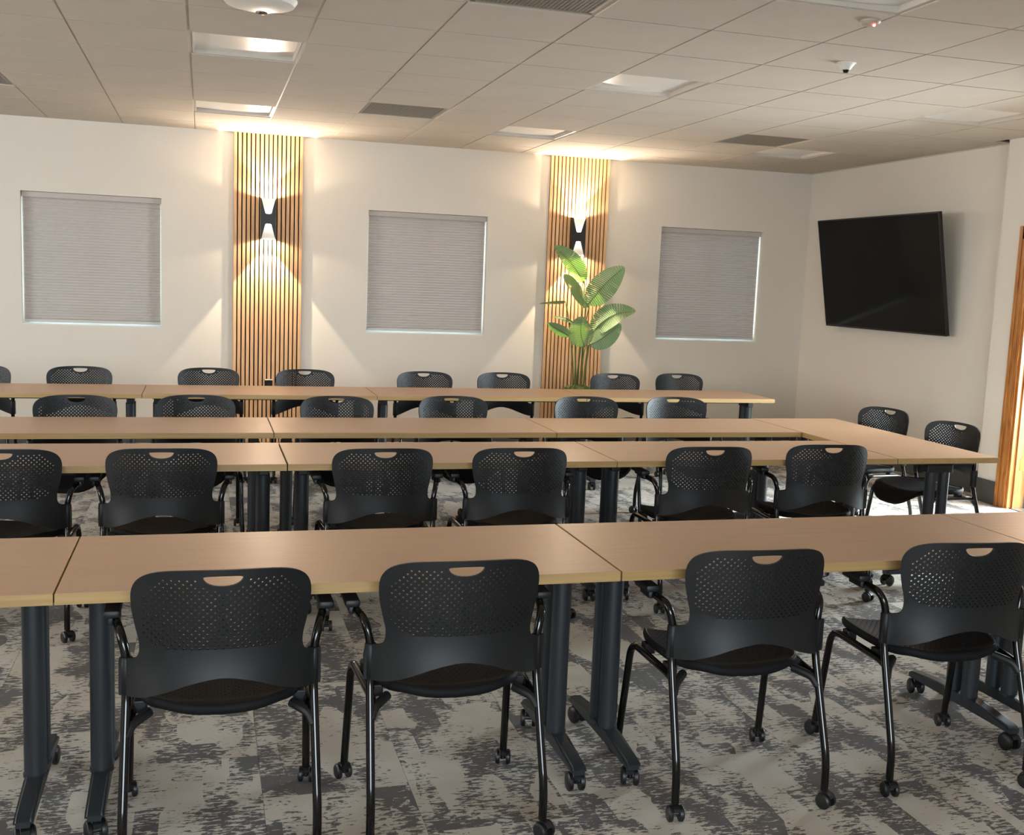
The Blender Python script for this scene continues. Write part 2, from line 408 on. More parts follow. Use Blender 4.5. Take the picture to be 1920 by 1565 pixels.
# recessed troffers (switched off) and return-air grilles
def troffer():
    r = empty('ceiling_light')
    bm = bmesh.new(); a, b, d = .014, T - .014, .040
    for q in ((a, a + .008, a, b), (b - .008, b, a, b), (a, b, a, a + .008), (a, b, b - .008, b)): box(bm, q[0], q[1], q[2], q[3], .002, d)
    obj('light_housing', bm, CEILG, r)
    bm = bmesh.new(); n = 14; vs = []
    for i in range(n + 1):
        x = a + .008 + (b - a - .016) * i / n; z = d - .012 - .008 * math.sin(PI * i / n)
        vs.append((bm.verts.new((x, a + .008, z)), bm.verts.new((x, b - .008, z))))
    for p, q in zip(vs, vs[1:]): bm.faces.new((p[0], q[0], q[1], p[1]))
    obj('light_lens', bm, LENS, r, smooth=True)
    return r
LL = {(2, 1): 'unlit recessed ceiling light nearest the left slat panel', (2, 5): 'unlit recessed ceiling light in front of the left slat panel, nearer the camera',
      (6, 1): 'unlit recessed ceiling light just left of the right slat panel, close to the wall', (6, 5): 'unlit recessed ceiling light over the middle right, beyond the smoke detector',
      (10, 1): 'unlit recessed ceiling light near the corner by the television', (10, 5): 'unlit recessed ceiling light at the right edge, above the television side',
      (2, 9): 'unlit recessed ceiling light above the photographer, left', (6, 9): 'unlit recessed ceiling light cut by the top picture edge, by the smoke detector', (10, 9): 'unlit recessed ceiling light above the photographer, right',
      (-2, 1): 'unlit recessed ceiling light left of the picture, at the wall'}
proto = None
for (k, j) in sorted(lights):
    if k == -2 or (j == 9 and k != 6):
        continue
    o = troffer() if proto is None else copy_tree(proto)
    if proto is None: proto = o
    o.location = (k * T, -(Y0 + (j + 1) * T), H); tag(o, LL[(k, j)], 'ceiling light', 'recessed ceiling lights')
def grille():
    r = empty('ceiling_vent')
    a, b = .014, T - .014
    bm = bmesh.new()
    for q in ((a, a + .02, a, b), (b - .02, b, a, b), (a, b, a, a + .02), (a, b, b - .02, b)): box(bm, q[0], q[1], q[2], q[3], .002, .010)
    obj('vent_frame', bm, VENTM, r)
    bm = bmesh.new(); n = 27
    for i in range(1, n):
        u = a + .02 + (b - a - .04) * i / n
        box(bm, u - .0014, u + .0014, a + .02, b - .02, .003, .016); box(bm, a + .02, b - .02, u - .0014, u + .0014, .003, .016)
    tag(obj('vent_lattice', bm, VENTM, r), kind='stuff')
    obj('vent_duct', B(a, b, a, b, .030, .06), VOID, r)
    return r
VL = {(-1, 2): 'brown return air grille at the far left edge of the ceiling', (4, 2): 'brown return air grille between the two slat panels', (9, 2): 'brown return air grille in the ceiling towards the television',
      (4, 8): 'large dark return air grille at the top edge of the picture', (9, 8): 'return air grille above the right, out of the picture', (-1, 8): 'return air grille above the left, out of the picture'}
proto = None
for (k, j) in sorted(vents):
    if j == 8 and k != 4: continue
    o = grille() if proto is None else copy_tree(proto)
    if proto is None: proto = o
    o.location = (k * T, -(Y0 + (j + 1) * T), H); tag(o, VL[(k, j)], 'vent', 'return air grilles')
# plain tiles where those out of view were left away
for (k, j) in [(9, 8), (-1, 8), (-2, 1), (-2, 5), (-2, 9), (2, 9), (10, 9)]:
    o = bpy.data.objects.new('ceiling_tile', tm); COL.objects.link(o); o.parent = ce; o.location = (k * T, -(Y0 + (j + 1) * T), H)

# ---------------------------------------------------------------- blinds
def blind(x, w, label):
    r = empty('window_blind', (x, .075, ZB)); tag(r, label, 'blind', 'pleated window blinds')
    h = ZT - ZB; gl = .013
    obj('head_rail', B(.004, w - .004, -.032, .022, h - .048, h - .002, bev=.003), BLIND, r)
    obj('bottom_rail', B(gl, w - gl, -.020, .014, .020, .044, bev=.004), mat('bottom_rail', srgb(200, 198, 194), .45), r)
    bm = bmesh.new(); n = 43; zt, zb = h - .048, .044; prev = None
    for i in range(2 * n + 1):
        z = zt + (zb - zt) * i / (2 * n); y = -.013 if i % 2 else .0
        cur = (bm.verts.new((gl, y, z)), bm.verts.new((w - gl, y, z)))
        if prev: bm.faces.new((prev[0], prev[1], cur[1], cur[0]))
        prev = cur
    obj('pleated_shade', bm, BLIND, r)
    return r
blind(*WIN[0], 'closed grey pleated blind in the leftmost window')
blind(*WIN[1], 'closed grey pleated blind in the window between the two slat panels')
blind(*WIN[2], 'closed grey pleated blind in the window beside the corner')

# ---------------------------------------------------------------- slat panels with sconces
def slat_panel():
    r = empty('slat_panel'); w = .62
    obj('felt_backing', B(0.001, w - .001, -.010, -.0005, .003, H - .004), FELT, r)
    me = None; p = (w - .030) / 15
    for i in range(16):
        if me is None:
            o = obj('slat', B(0, .028, -.030, -.010, .004, H - .004, bev=.0012), SLATW, r); me = o.data
        else:
            o = bpy.data.objects.new('slat', me); COL.objects.link(o); o.parent = r
        o.location = (.001 + i * p, 0, 0)
    return r
sp1 = slat_panel(); sp1.location = (1.5602, -.001, 0); tag(sp1, 'vertical oak slat panel on the wall left of the middle window', 'wall panel', 'oak slat wall panels')
sp2 = copy_tree(sp1); sp2.location = (4.5854, -.001, 0); tag(sp2, 'vertical oak slat panel behind the tall potted plant', 'wall panel', 'oak slat wall panels')

def sconce():
    r = empty('wall_sconce')     # origin: centre of the back plate
    hw, hh, d = .068, .186, .10
    obj('back_plate', B(-.05, .05, -.012, 0, -.11, .11, bev=.002), SCON, r)
    bm = bmesh.new()
    for s in (-1, 1): box(bm, min(s * hw, s * (hw - .004)), max(s * hw, s * (hw - .004)), -d, -.012, -hh, hh)
    box(bm, -hw, hw, -.016, -.012, -hh, hh)
    # waisted black front: a plate with a wide notch cut from its top and its bottom
    prof = []
    n = 14
    pts = [(-hw, -hh)]
    for i in range(n + 1):
        t = i / n; x = -hw + .004 + (2 * hw - .008) * t; u = abs(2 * t - 1)
        pts.append((x, -hh + .140 * min(1, (1 - u) / .6) ** .85))
    pts.append((hw, -hh)); pts.append((hw, hh))
    for i in range(n + 1):
        t = 1 - i / n; x = -hw + .004 + (2 * hw - .008) * t; u = abs(2 * t - 1)
        pts.append((x, hh - .140 * min(1, (1 - u) / .6) ** .85))
    pts.append((-hw, hh))
    top = [p for p in pts]
    # build it as vertical strips between lower and upper curve
    lo = pts[1:n + 2]; hi = list(reversed(pts[n + 4:2 * n + 5]))
    for (a, b) in zip(range(n), range(1, n + 1)):
        prism(bm, [lo[a], lo[b], hi[b], hi[a]], -d, -d + .004, axis='y')
    obj('shade', bm, SCON, r)
    for s in (-1, 1):          # white flared reflectors seen through the notches
        bm = bmesh.new()
        A = [(-.022, -.075), (.022, -.075), (.022, -.035), (-.022, -.035)]; Q = [(-hw + .005, -d + .006), (hw - .005, -d + .006), (hw - .005, -.018), (-hw + .005, -.018)]
        va = [bm.verts.new((x, y, s * .03)) for x, y in A]; vb = [bm.verts.new((x, y, s * hh)) for x, y in Q]
        for k in range(1, 4): bm.faces.new((va[k], va[(k + 1) % 4], vb[(k + 1) % 4], vb[k]))
        bm.faces.new(va)
        obj('reflector', bm, SCONW, r)
        obj('lamp', B(-.014, .014, -.069, -.041, min(s * .034, s * .05), max(s * .034, s * .05), bev=.004), BULB, r)
        for nm, half, e, z in (('beam', 39, SC_BEAM[s], .185), ('spill', 84, SC_SPILL[s], .17)):
            l = bpy.data.lights.new('sconce_' + nm, 'SPOT'); l.energy = e; l.color = (1, .80, .58); l.spot_size = math.radians(2 * half); l.spot_blend = .12 if nm == 'beam' else .3
            l.shadow_soft_size = .008
            lo_ = bpy.data.objects.new('sconce_' + nm, l); COL.objects.link(lo_); lo_.parent = r; lo_.location = (0, -.09, s * z)
            lo_.rotation_euler = (0 if s < 0 else PI, 0, 0)
        if s > 0:     # the up-light also throws forward over the ceiling
            l = bpy.data.lights.new('sconce_throw', 'SPOT'); l.energy = 58; l.color = (1, .86, .70); l.spot_size = math.radians(140); l.spot_blend = .9; l.shadow_soft_size = .02
            lo_ = bpy.data.objects.new('sconce_throw', l); COL.objects.link(lo_); lo_.parent = r; lo_.location = (0, -.10, .20); lo_.rotation_euler = (PI + math.radians(48), 0, 0)
    return r
SC_BEAM, SC_SPILL = {-1: 85, 1: 50}, {-1: 10, 1: 14}
s1 = sconce(); s1.location = (1.867, -.031, 2.085); tag(s1, 'black hourglass up and down wall light on the left slat panel', 'wall light', 'up and down wall lights')
s2 = copy_tree(s1); s2.location = (4.873, -.031, 2.070); tag(s2, 'black hourglass up and down wall light above the plant', 'wall light', 'up and down wall lights')

r = empty('wall_outlet', (1.888, -.031, .565)); tag(r, 'small black outlet plate low on the left slat panel', 'outlet')
obj('cover_plate', B(-.036, .036, -.007, 0, -.058, .030, bev=.002), OUTL, r)
obj('plug_adapter', B(-.032, .032, -.030, -.0075, .032, .040, bev=.002), OUTW, r)
obj('socket', B(-.017, .017, -.010, -.0075, -.022, .004, bev=.001), mat('socket_black', srgb(40, 38, 38), .3), r)

# ---------------------------------------------------------------- television on its tilting mount
tv = empty('television', (7.31, -1.57, 1.806)); tag(tv, 'large flat television tilted forward on the right wall', 'television')
tilt = Matrix.Rotation(math.radians(-10.1), 4, 'Y')
tw, th = 1.86, 1.06
bm = B(0.0, .035, -tw / 2, tw / 2, -th / 2, th / 2, bev=.004, mtx=None); bmesh.ops.transform(bm, matrix=tilt, verts=bm.verts); obj('tv_case', bm, TVBLK, tv)
bm = B(-.0015, .001, -tw / 2 + .012, tw / 2 - .012, -th / 2 + .018, th / 2 - .012); bmesh.ops.transform(bm, matrix=tilt, verts=bm.verts); obj('tv_screen', bm, TVSCR, tv)
bm = bmesh.new(); box(bm, .036, .065, -.55, .55, -.40, .20, bev=.01); bmesh.ops.transform(bm, matrix=tilt, verts=bm.verts); obj('rear_cover', bm, TVBLK, tv)
bm = bmesh.new(); box(bm, .170, .199, -.35, .35, -.16, .16); box(bm, .05, .18, -.26, -.22, -.05, .05); box(bm, .05, .18, .22, .26, -.05, .05)
obj('wall_mount', bm, STEEL, tv)

# ---------------------------------------------------------------- ceiling devices
r = empty('ceiling_speaker', (1.545, -5.03, H)); tag(r, 'round white ceiling device with a dark lens, cut by the top edge', 'ceiling device')
bm = bmesh.new(); lathe(bm, [(.170, -.001), (.170, -.010), (.155, -.030), (.10, -.044), (.001, -.047)], 40); obj('housing', bm, PLAST, r, smooth=True)
bm = bmesh.new(); lathe(bm, [(.030, -.030), (.026, -.048), (.001, -.052)], 20, c=(.012, .095, 0)); obj('lens', bm, DARKL, r, smooth=True)
r = empty('smoke_detector', (4.215, -5.858, H)); tag(r, 'small ceiling smoke detector with a glowing red light', 'smoke detector')
bm = bmesh.new(); lathe(bm, [(.046, -.001), (.046, -.012), (.038, -.022), (.001, -.024)], 28); obj('housing', bm, mat('detector_plastic', srgb(170, 160, 148), .5), r, smooth=True)
bm = bmesh.new(); lathe(bm, [(.006, -.018), (.006, -.029), (.001, -.031)], 12, c=(.012, -.012, 0)); obj('indicator_light', bm, LED, r, smooth=True)
r = empty('motion_sensor', (4.640, -5.015, H)); tag(r, 'white conical ceiling sensor with a dark tip', 'sensor')
bm = bmesh.new(); lathe(bm, [(.054, -.001), (.054, -.006), (.046, -.010), (.026, -.036), (.022, -.040), (.001, -.040)], 32); obj('housing', bm, PLAST, r, smooth=True)
bm = bmesh.new(); lathe(bm, [(.017, -.0405), (.012, -.054), (.001, -.056)], 20); obj('sensor_tip', bm, DARKL, r, smooth=True)

# ---------------------------------------------------------------- door on the right
d = empty('door_1', (XRN, -3.46, 0)); tag(d, kind='structure')
# casing moulded in steps; local x into the room is negative
bm = bmesh.new(); box(bm, -.014, 0, 0, .100, 0, 2.18, bev=.002); box(bm, -.022, -.0145, .070, .102, 0, 2.18, bev=.003); box(bm, -.019, -.0145, .030, .052, 0, 2.15, bev=.003)
obj('door_casing', bm, OAKTRIM, d)
bm = bmesh.new(); box(bm, -.014, 0, -1.54, .100, 2.08, 2.18, bev=.003); obj('door_casing', bm, OAKTRIM, d)
bm = bmesh.new(); box(bm, -.002, .150, -.022, 0, 0, 2.10, bev=.002); box(bm, .04, .075, -.034, -.0225, 0, 2.08, bev=.002); obj('door_jamb', bm, OAKTRIM, d)
obj('door_header', B(-.002, .150, -1.54, -.022, 2.07, 2.10), OAKTRIM, d)
lf = obj('door_leaf', B(.175, 1.075, -.060, -.018, .012, 2.06, bev=.002), OAKTRIM, d)
for z in (.30, 1.0, 1.75):
    bm = bmesh.new(); box(bm, .085, .1505, -.026, -.0225, z, z + .10); tube(bm, [(.160, -.030, z - .004), (.160, -.030, z + .104)], .0075, 12); obj('hinge', bm, BRASS, d)
bm = bmesh.new(); box(bm, XRN + .02, XR + .3, -5.0, -3.485, -.005, .006); tag(obj('trim_1', bm, mat('threshold_metal', srgb(120, 112, 100), .4, metal=.8)), kind='structure')

# ---------------------------------------------------------------- casters (shared mesh)
def caster_bm(r=.026, w=.048, top=.062, hub=True):
    bm = bmesh.new()
    for s in (-1, 1):
        x0_, x1_ = s * w * .22, s * w * .5
        lathe(bm, [(r * .5, x0_), (r * .96, x0_), (r, x0_ + (x1_ - x0_) * .3), (r, x0_ + (x1_ - x0_) * .7), (r * .8, x1_), (r * .3, x1_ + s * .001)], 18, c=(0, -.008, r), axis='x')
    tube(bm, [(-w * .3, -.008, r), (w * .3, -.008, r)], r * .25, 8)
    # hood over the wheels
    for k in range(6):
        a0, a1 = math.radians(30 + 20 * k), math.radians(50 + 20 * k); ro, ri = r * 1.12, r * 1.0
        poly = [(-.008 + math.cos(a0) * ro, r + math.sin(a0) * ro), (-.008 + math.cos(a1) * ro, r + math.sin(a1) * ro), (-.008 + math.cos(a1) * ri, r + math.sin(a1) * ri), (-.008 + math.cos(a0) * ri, r + math.sin(a0) * ri)]
        prism(bm, poly, -w * .2, w * .2, axis='x')
    tube(bm, [(0, 0, r * .9), (0, 0, top)], .0085, 10)
    return bm

# ---------------------------------------------------------------- tables
tc_mesh = None
def table(L, D, label, group, loc, rz=0, skip=False):
    """origin on the floor under the left near corner; length along x, depth along +y"""
    global tc_mesh
    r = empty('training_table', loc, rz); tag(r, label, 'table', group)
    Z1, th = .737, .030
    obj('tabletop', B(.0015, L - .0015, .002, D - .002, Z1 - th, Z1, bev=.0015), LAMIN, r)
    bm = bmesh.new()
    for q in ((.0, L, .0, .0018), (.0, L, D - .0018, D), (.0, .0013, .0019, D - .0019), (L - .0013, L, .0019, D - .0019)): box(bm, q[0], q[1], q[2], q[3], Z1 - th - .0008, Z1 - .0012)
    obj('edge_band', bm, LEDGE, r)
    yc = D / 2
    bm = bmesh.new(); box(bm, .07, L - .07, yc - .03, yc + .03, .667, .7065, bev=.003)
    obj('support_rail', bm, BLKPL, r)
    inset = .090
    for x in (inset, L - inset):
        bm = bmesh.new(); box(bm, x - .028, x + .028, .10, D - .10, .690, .7064, bev=.003); box(bm, x - .024, x + .024, yc - .085, yc + .085, .640, .689, bev=.006)
        obj('leg_bracket', bm, BLKPL, r)
        for dy in (-.043, .043):
            bm = bmesh.new(); tube(bm, [(x, yc + dy, .108), (x, yc + dy, .645)], .0285, 20, sx=1.12, sy=1.0); tube(bm, [(x, yc + dy, .105), (x, yc + dy, .114)], .031, 20, sx=1.12)
            obj('leg_column', bm, STEEL, r, smooth=True)
        bm = bmesh.new()
        pf = [(yc - .29, .066), (yc + .29, .066), (yc + .292, .084), (yc + .275, .094), (yc + .10, .112), (yc - .10, .112), (yc - .275, .094), (yc - .292, .084)]
        prism(bm, pf, x - .026, x + .026, axis='x')
        bmesh.ops.bevel(bm, geom=[e for e in bm.edges if abs((e.verts[0].co - e.verts[1].co).x) < .001], offset=.008, segments=3, affect='EDGES')
        ft = obj('foot', bm, STEEL, r, smooth=True)
        for y in (yc - .262, yc + .262):
            if tc_mesh is None:
                c = obj('caster', caster_bm(.031, .058, .068), CAST, ft, smooth=True); tc_mesh = c.data
            else:
                c = bpy.data.objects.new('caster', tc_mesh); COL.objects.link(c); c.parent = ft
            c.location = (x, y, 0); c.rotation_euler = (0, 0, random.choice((0, PI)) + random.uniform(-.35, .35))
    return r
YF, YM, YR, YBk = -7.302, -5.356, -4.372, -2.535
DF, DM, DR, DB = .648, .640, .640, .632
GF = 'tables of the nearest row'; GM = 'tables of the second row'; GR = 'tables of the third row'; GB = 'tables of the farthest row'
table(1.628, DF, 'wood-topped table at the left end of the nearest row, cut by the picture edge', GF, (-.713, YF, 0))
table(1.620, DF, 'wood-topped table of the nearest row behind the two front-left chairs', GF, (.919, YF, 0))
table(1.655, DF, 'wood-topped table of the nearest row right of the centre seam', GF, (2.545, YF, 0))
table(1.628, DF, 'wood-topped table at the right edge of the nearest row', GF, (4.204, YF, 0))
table(1.622, DM, 'leftmost wood-topped table of the second row', GM, (.047, YM, 0))
table(1.618, DM, 'middle wood-topped table of the second row', GM, (1.675, YM, 0))
table(1.630, DM, 'wood-topped table of the second row that meets the crosswise table', GM, (3.297, YM, 0))
table(1.622, DR, 'leftmost wood-topped table of the third row', GR, (.047, YR, 0))
table(1.626, DR, 'middle wood-topped table of the third row', GR, (1.673, YR, 0))
table(1.624, DR, 'wood-topped table of the third row that meets the crosswise table', GR, (3.303, YR, 0))
table(1.645, .655, 'wood-topped table standing crosswise at the right end of the two middle rows', 'crosswise table', (5.588, YM, 0), PI / 2)
for i, lb in enumerate(('leftmost wood-topped table of the farthest row', 'wood-topped table of the farthest row in front of the left slat panel', 'wood-topped table of the farthest row in front of the plant', 'rightmost wood-topped table of the farthest row, its end standing free')):
    table(1.628, DB, lb, GB, (-.738 + 1.632 * i, YBk, 0))

# ---------------------------------------------------------------- chairs
def smooth_closed(pts, n=4):
    """Catmull-Rom through closed points, keeping the shape"""
    out = []; m_ = len(pts)
    for i in range(m_):
        p0, p1, p2, p3 = [Vector(pts[(i + k - 1) % m_]) for k in range(4)]
        for j in range(n):
            t = j / n
            out.append(.5 * ((2 * p1) + (p2 - p0) * t + (2 * p0 - 5 * p1 + 4 * p2 - p3) * t * t + (3 * p1 - p0 - 3 * p2 + p3) * t ** 3))
    return out
def perforated(outline, openings, holes, hr, extra, mapf, thick, inside):
    verts = []; edges = []
    def loop(P):
        b = len(verts); verts.extend(Vector((p[0], p[1])) for p in P)
        edges.extend((b + i, b + (i + 1) % len(P)) for i in range(len(P)))
    loop(outline)
    for o_ in openings: loop(o_)
    for h in holes: loop([(h[0] + hr * math.cos(a), h[1] + hr * math.sin(a)) for a in [PI / 6 + k * PI / 3 for k in range(6)]])
    verts.extend(Vector(e) for e in extra)
    V, E_, F_, *_ = geometry.delaunay_2d_cdt(verts, edges, [], 0, 1e-6)
    from math import hypot
    def pip(x, y, P):
        c = False; j = len(P) - 1
        for i in range(len(P)):
            xi, yi = P[i][0], P[i][1]; xj, yj = P[j][0], P[j][1]
            if (yi > y) != (yj > y) and x < (xj - xi) * (y - yi) / (yj - yi) + xi: c = not c
            j = i
        return c
    grid = {}
    cs = .02
    for h in holes: grid.setdefault((int(h[0] // cs), int(h[1] // cs)), []).append(h)
    bm = bmesh.new(); top = [bm.verts.new(mapf(v[0], v[1])) for v in V]
    bm.verts.ensure_lookup_table()
    for f in F_:
        x = sum(V[i][0] for i in f) / 3; y = sum(V[i][1] for i in f) / 3
        if not pip(x, y, outline) or any(pip(x, y, o_) for o_ in openings): continue
        gx, gy = int(x // cs), int(y // cs); bad = False
        for a in (-1, 0, 1):
            for b in (-1, 0, 1):
                for h in grid.get((gx + a, gy + b), ()):
                    if hypot(h[0] - x, h[1] - y) < hr * .8: bad = True
        if bad: continue
        bm.faces.new([top[i] for i in f])
    bmesh.ops.delete(bm, geom=[v for v in bm.verts if not v.link_faces], context='VERTS')
    bmesh.ops.recalc_face_normals(bm, faces=bm.faces)
    bmesh.ops.solidify(bm, geom=bm.faces[:], thickness=thick)
    return bm
def back_y(x, z):
    u = min(1, abs(x) / .25)
    return -.143 - .078 * (1 - u ** 2.1) - .085 * max(0, z - .56) - .24 * max(0, .61 - z) * (1 - u ** 4)
def chair_back():
    half = [(0, .838), (.08, .837), (.15, .832), (.195, .820), (.221, .800), (.233, .768), (.231, .72), (.221, .67), (.213, .635), (.213, .606), (.221, .590), (.240, .583),
            (.258, .582), (.265, .578), (.266, .53), (.266, .486), (.261, .479), (.235, .479), (.195, .488), (.14, .508), (.08, .530), (0, .544)]
    out = half + [(-x, z) for x, z in reversed(half[1:-1])]
    out = [Vector(p) for p in out]
    O = smooth_closed(out, 3)
    hd = [(-.048, .820), (-.030, .8215), (0, .822), (.030, .8215), (.048, .820), (.051, .815), (.043, .804), (.026, .796), (0, .793), (-.026, .796), (-.043, .804), (-.051, .815)]
    Hd = smooth_closed([Vector(p) for p in hd], 2)
    holes = []
    px, pz = .0200, .0100
    def halfw(z):
        if z > .765: return .222 - (z - .765) * .9
        return .205 + (z - .60) * .12
    for j in range(0, 20):
        z = .622 + j * pz * .98
        w = halfw(z) - .012
        for i in range(-12, 13):
            x = (i + .5 * (j % 2)) * px * (1 + .10 * (z - .7))
            if abs(x) > w or z > .816 - .35 * max(0, abs(x) - .13): continue
            if z < .65 and abs(x) > .15 + (z - .622) * 2: continue
            if abs(x) < .07 and z > .77: 
                if (x / .070) ** 2 + ((z - .818) / .040) ** 2 < 1: continue
            holes.append((x, z))
    extra = []
    for a in range(-12, 13):
        for b in range(0, 5):
            x, z = a * .021, .500 + b * .021
            extra.append((x, z))
    def inside(x, z):
        c = False; j = len(O) - 1
        for i in range(len(O)):
            if (O[i][1] > z) != (O[j][1] > z) and x < (O[j][0] - O[i][0]) * (z - O[i][1]) / (O[j][1] - O[i][1]) + O[i][0]: c = not c
            j = i
        return c
    extra = [e for e in extra if inside(*e) and inside(e[0] * 1.03, e[1] - .006)]
    bm = perforated([(v[0], v[1]) for v in O], [[(v[0], v[1]) for v in Hd]], holes, .0034, extra, lambda x, z: (x, back_y(x, z), z), .0075, None)
    for s in (-1, 1):   # sleeves gripping the tubes
        y0 = -.131
        lathe(bm, [(.0150, .4800), (.0170, .482), (.0170, .578), (.0150, .5805)], 18, c=(s * .247, y0, 0))
    return bm
def chair_seat():
    half = []
    n = 26
    for i in range(n + 1):
        a = -PI / 2 + PI * i / n
        c, s_ = math.cos(a), math.sin(a)
        x = .228 * (abs(c) ** .62); y = .060 + .238 * (abs(s_) ** .8) * (1 if s_ > 0 else -1)
        half.append((x, y))
    out = half + [(-x, y) for x, y in reversed(half[1:-1])]
    holes = []
    for j in range(0, 29):
        y = -.135 + j * .0135
        for i in range(-11, 12):
            x = (i + .5 * (j % 2)) * .0195
            if (abs(x) / .20) ** 2.6 + (abs(y - .060) / .21) ** 2.6 < 1: holes.append((x, y))
    def mz(x, y):
        z = .440 + .020 * min(1, (x / .228) ** 2) - .012 * (1 - ((y - .03) / .22) ** 2) * (1 - min(1, (x / .2) ** 2))
        if y > .20: z -= 1.6 * (y - .20) ** 2 / .1 * .5
        if y < -.08: z += .5 * (y + .08) ** 2 / .1 * .6 - 2.2 * max(0, -.135 - y) ** 2 * 6
        return (x, y, z)
    bm = perforated(out, [], holes, .0028, [], mz, .010, None)
    # rolled rim
    rim = [mz(x * .985, .045 + (y - .045) * .985) for x, y in out]; rim = [Vector((p[0], p[1], p[2] - .008)) for p in rim]
    rings = []
    N = len(rim)
    for i in range(N):
        t = (rim[(i + 1) % N] - rim[i - 1]).normalized(); nn = Vector((t.y, -t.x, 0)).normalized()
        rings.append([bm.verts.new(rim[i] + nn * .008 * math.cos(a) + Vector((0, 0, -.004 + .0145 * math.sin(a)))) for a in [2 * PI * k / 8 for k in range(8)]])
    for i in range(N):
        a, b = rings[i], rings[(i + 1) % N]
        for k in range(8): bm.faces.new((a[k], a[(k + 1) % 8], b[(k + 1) % 8], b[k]))
    return bm
def make_chair():
    r = empty('stacking_chair')
    obj('backrest', chair_back(), SHELL, r, smooth=True, ang=50)
    obj('seat', chair_seat(), SEATP, r, smooth=True, ang=50)
    cm = None
    def put_caster(par, loc, rz):
        nonlocal cm
        if cm is None:
            c = obj('caster', caster_bm(.025, .050, .070), CAST, par, smooth=True); cm = c.data
        else:
            c = bpy.data.objects.new('caster', cm); COL.objects.link(c); c.parent = par
        c.location = loc; c.rotation_euler = (0, 0, rz)
    for s in (-1, 1):
        P = fillet([(s * .253, -.240, .055), (s * .253, -.240, .150), (s * .247, -.131, .480), (s * .247, -.131, .585), (s * .262, -.118, .642), (s * .284, -.02, .656), (s * .290, .07, .660)], .045, 7)
        bm = bmesh.new(); tube(bm, P, .0125, 14); o = obj('rear_leg', bm, BLKST, r, smooth=True)
        put_caster(o, (s * .253, -.240, 0), s * .3 + .2)
        P = fillet([(s * .266, .238, .055), (s * .256, .185, .418), (s * .236, -.10, .408), (s * .240, -.150, .400)], .055, 7)
        bm = bmesh.new(); tube(bm, P, .0125, 14); o = obj('front_leg', bm, BLKST, r, smooth=True)
        put_caster(o, (s * .266, .238, 0), -s * .25 + PI)
        bm = bmesh.new(); box(bm, s * .289 - .022, s * .289 + .022, -.060, .104, .662, .685, bev=.008)
        obj('armrest', bm, BLKPL, r, smooth=True)
        bm = bmesh.new(); box(bm, s * .284 - .015, s * .284 + .015, -.050, .03, .640, .6615, bev=.004); obj('armrest_clamp', bm, BLKPL, r, smooth=True)
        bm = bmesh.new(); tube(bm, fillet([(s * .247, -.166, .370), (s * .236, -.150, .396), (s * .190, -.10, .410)], .03, 4), .014, 10)
        obj('seat_bracket', bm, BLKPL, r, smooth=True)
        for y in (-.075, .115):
            obj('seat_mount', B(s * .216 - .018, s * .216 + .018, y, y + .04, .396, .432, bev=.004), BLKPL, r)
    return r
GC1 = 'chairs at the nearest table row'; GC2 = 'chairs at the second table row'; GC3 = 'chairs facing the camera at the third table row'; GC4 = 'chairs along the back wall'; GC5 = 'chairs at the crosswise table'
CH = [
 (.355, -7.248, 0, GC1, 'black chair at the nearest row, only its front caster showing at the lower left edge'),
 (1.351, -7.249, 0, GC1, 'black perforated chair at lower left, the larger left of the front pair'),
 (2.004, -7.248, 0, GC1, 'black perforated chair at the nearest row just left of the centre table legs'),
 (2.946, -7.245, -2, GC1, 'black perforated chair at the nearest row just right of the centre table legs'),
 (3.716, -7.248, -4, GC1, 'black perforated chair at the lower right edge of the picture'),
 (.488, -5.275, 0, GC2, 'black chair of the second row cut by the left picture edge'),
 (1.127, -5.272, 0, GC2, 'black perforated chair of the second row directly beyond the front-left chair'),
 (2.094, -5.304, 0, GC2, 'black perforated chair of the second row just right of the left table seam'),
 (2.752, -5.310, -1, GC2, 'black perforated chair of the second row just left of the table seam near the centre'),
 (3.745, -5.308, -2, GC2, 'black perforated chair of the second row, second from the right'),
 (4.452, -5.262, -4, GC2, 'rightmost black perforated chair of the second row, near the crosswise table'),
 (.574, -3.735, 180, GC3, 'black chair facing the camera behind the third row, leftmost'),
 (1.258, -3.685, 180, GC3, 'black chair facing the camera behind the third row, just left of the left slat panel'),
 (2.117, -3.682, 180, GC3, 'black chair facing the camera behind the third row, just right of the left slat panel'),
 (2.885, -3.623, 180, GC3, 'black chair facing the camera behind the third row, below the middle window'),
 (3.831, -3.587, 180, GC3, 'black chair facing the camera behind the third row, in front of the plant'),
 (4.514, -3.569, 180, GC3, 'black chair facing the camera behind the third row, rightmost'),
 (-.312, -1.800, 180, GC4, 'black chair by the back wall cut by the left picture edge'),
 (.398, -1.802, 180, GC4, 'black chair by the back wall below the leftmost window'),
 (1.340, -1.772, 180, GC4, 'black chair by the back wall just left of the left slat panel'),
 (2.086, -1.785, 180, GC4, 'black chair by the back wall overlapping the right edge of the left slat panel'),
 (3.056, -1.816, 180, GC4, 'black chair by the back wall below the middle window'),
 (3.736, -1.803, 180, GC4, 'black chair by the back wall just left of the right slat panel'),
 (4.764, -1.745, 180, GC4, 'black chair by the back wall just right of the potted plant'),
 (5.425, -1.640, 180, GC4, 'rightmost black chair by the back wall, below the window near the corner'),
 (5.660, -3.960, 100, GC5, 'farther of the two black chairs on the right side of the crosswise table'),
 (5.645, -4.680, 95, GC5, 'nearer of two black chairs on the right side of the crosswise table, by the door'),
]
ch0 = make_chair()
for i, (x, y, a, g, lb) in enumerate(CH):
    c = ch0 if i == 0 else copy_tree(ch0)
    c.location = (x, y, 0); c.rotation_euler = (0, 0, math.radians(a)); tag(c, lb, 'chair', g)

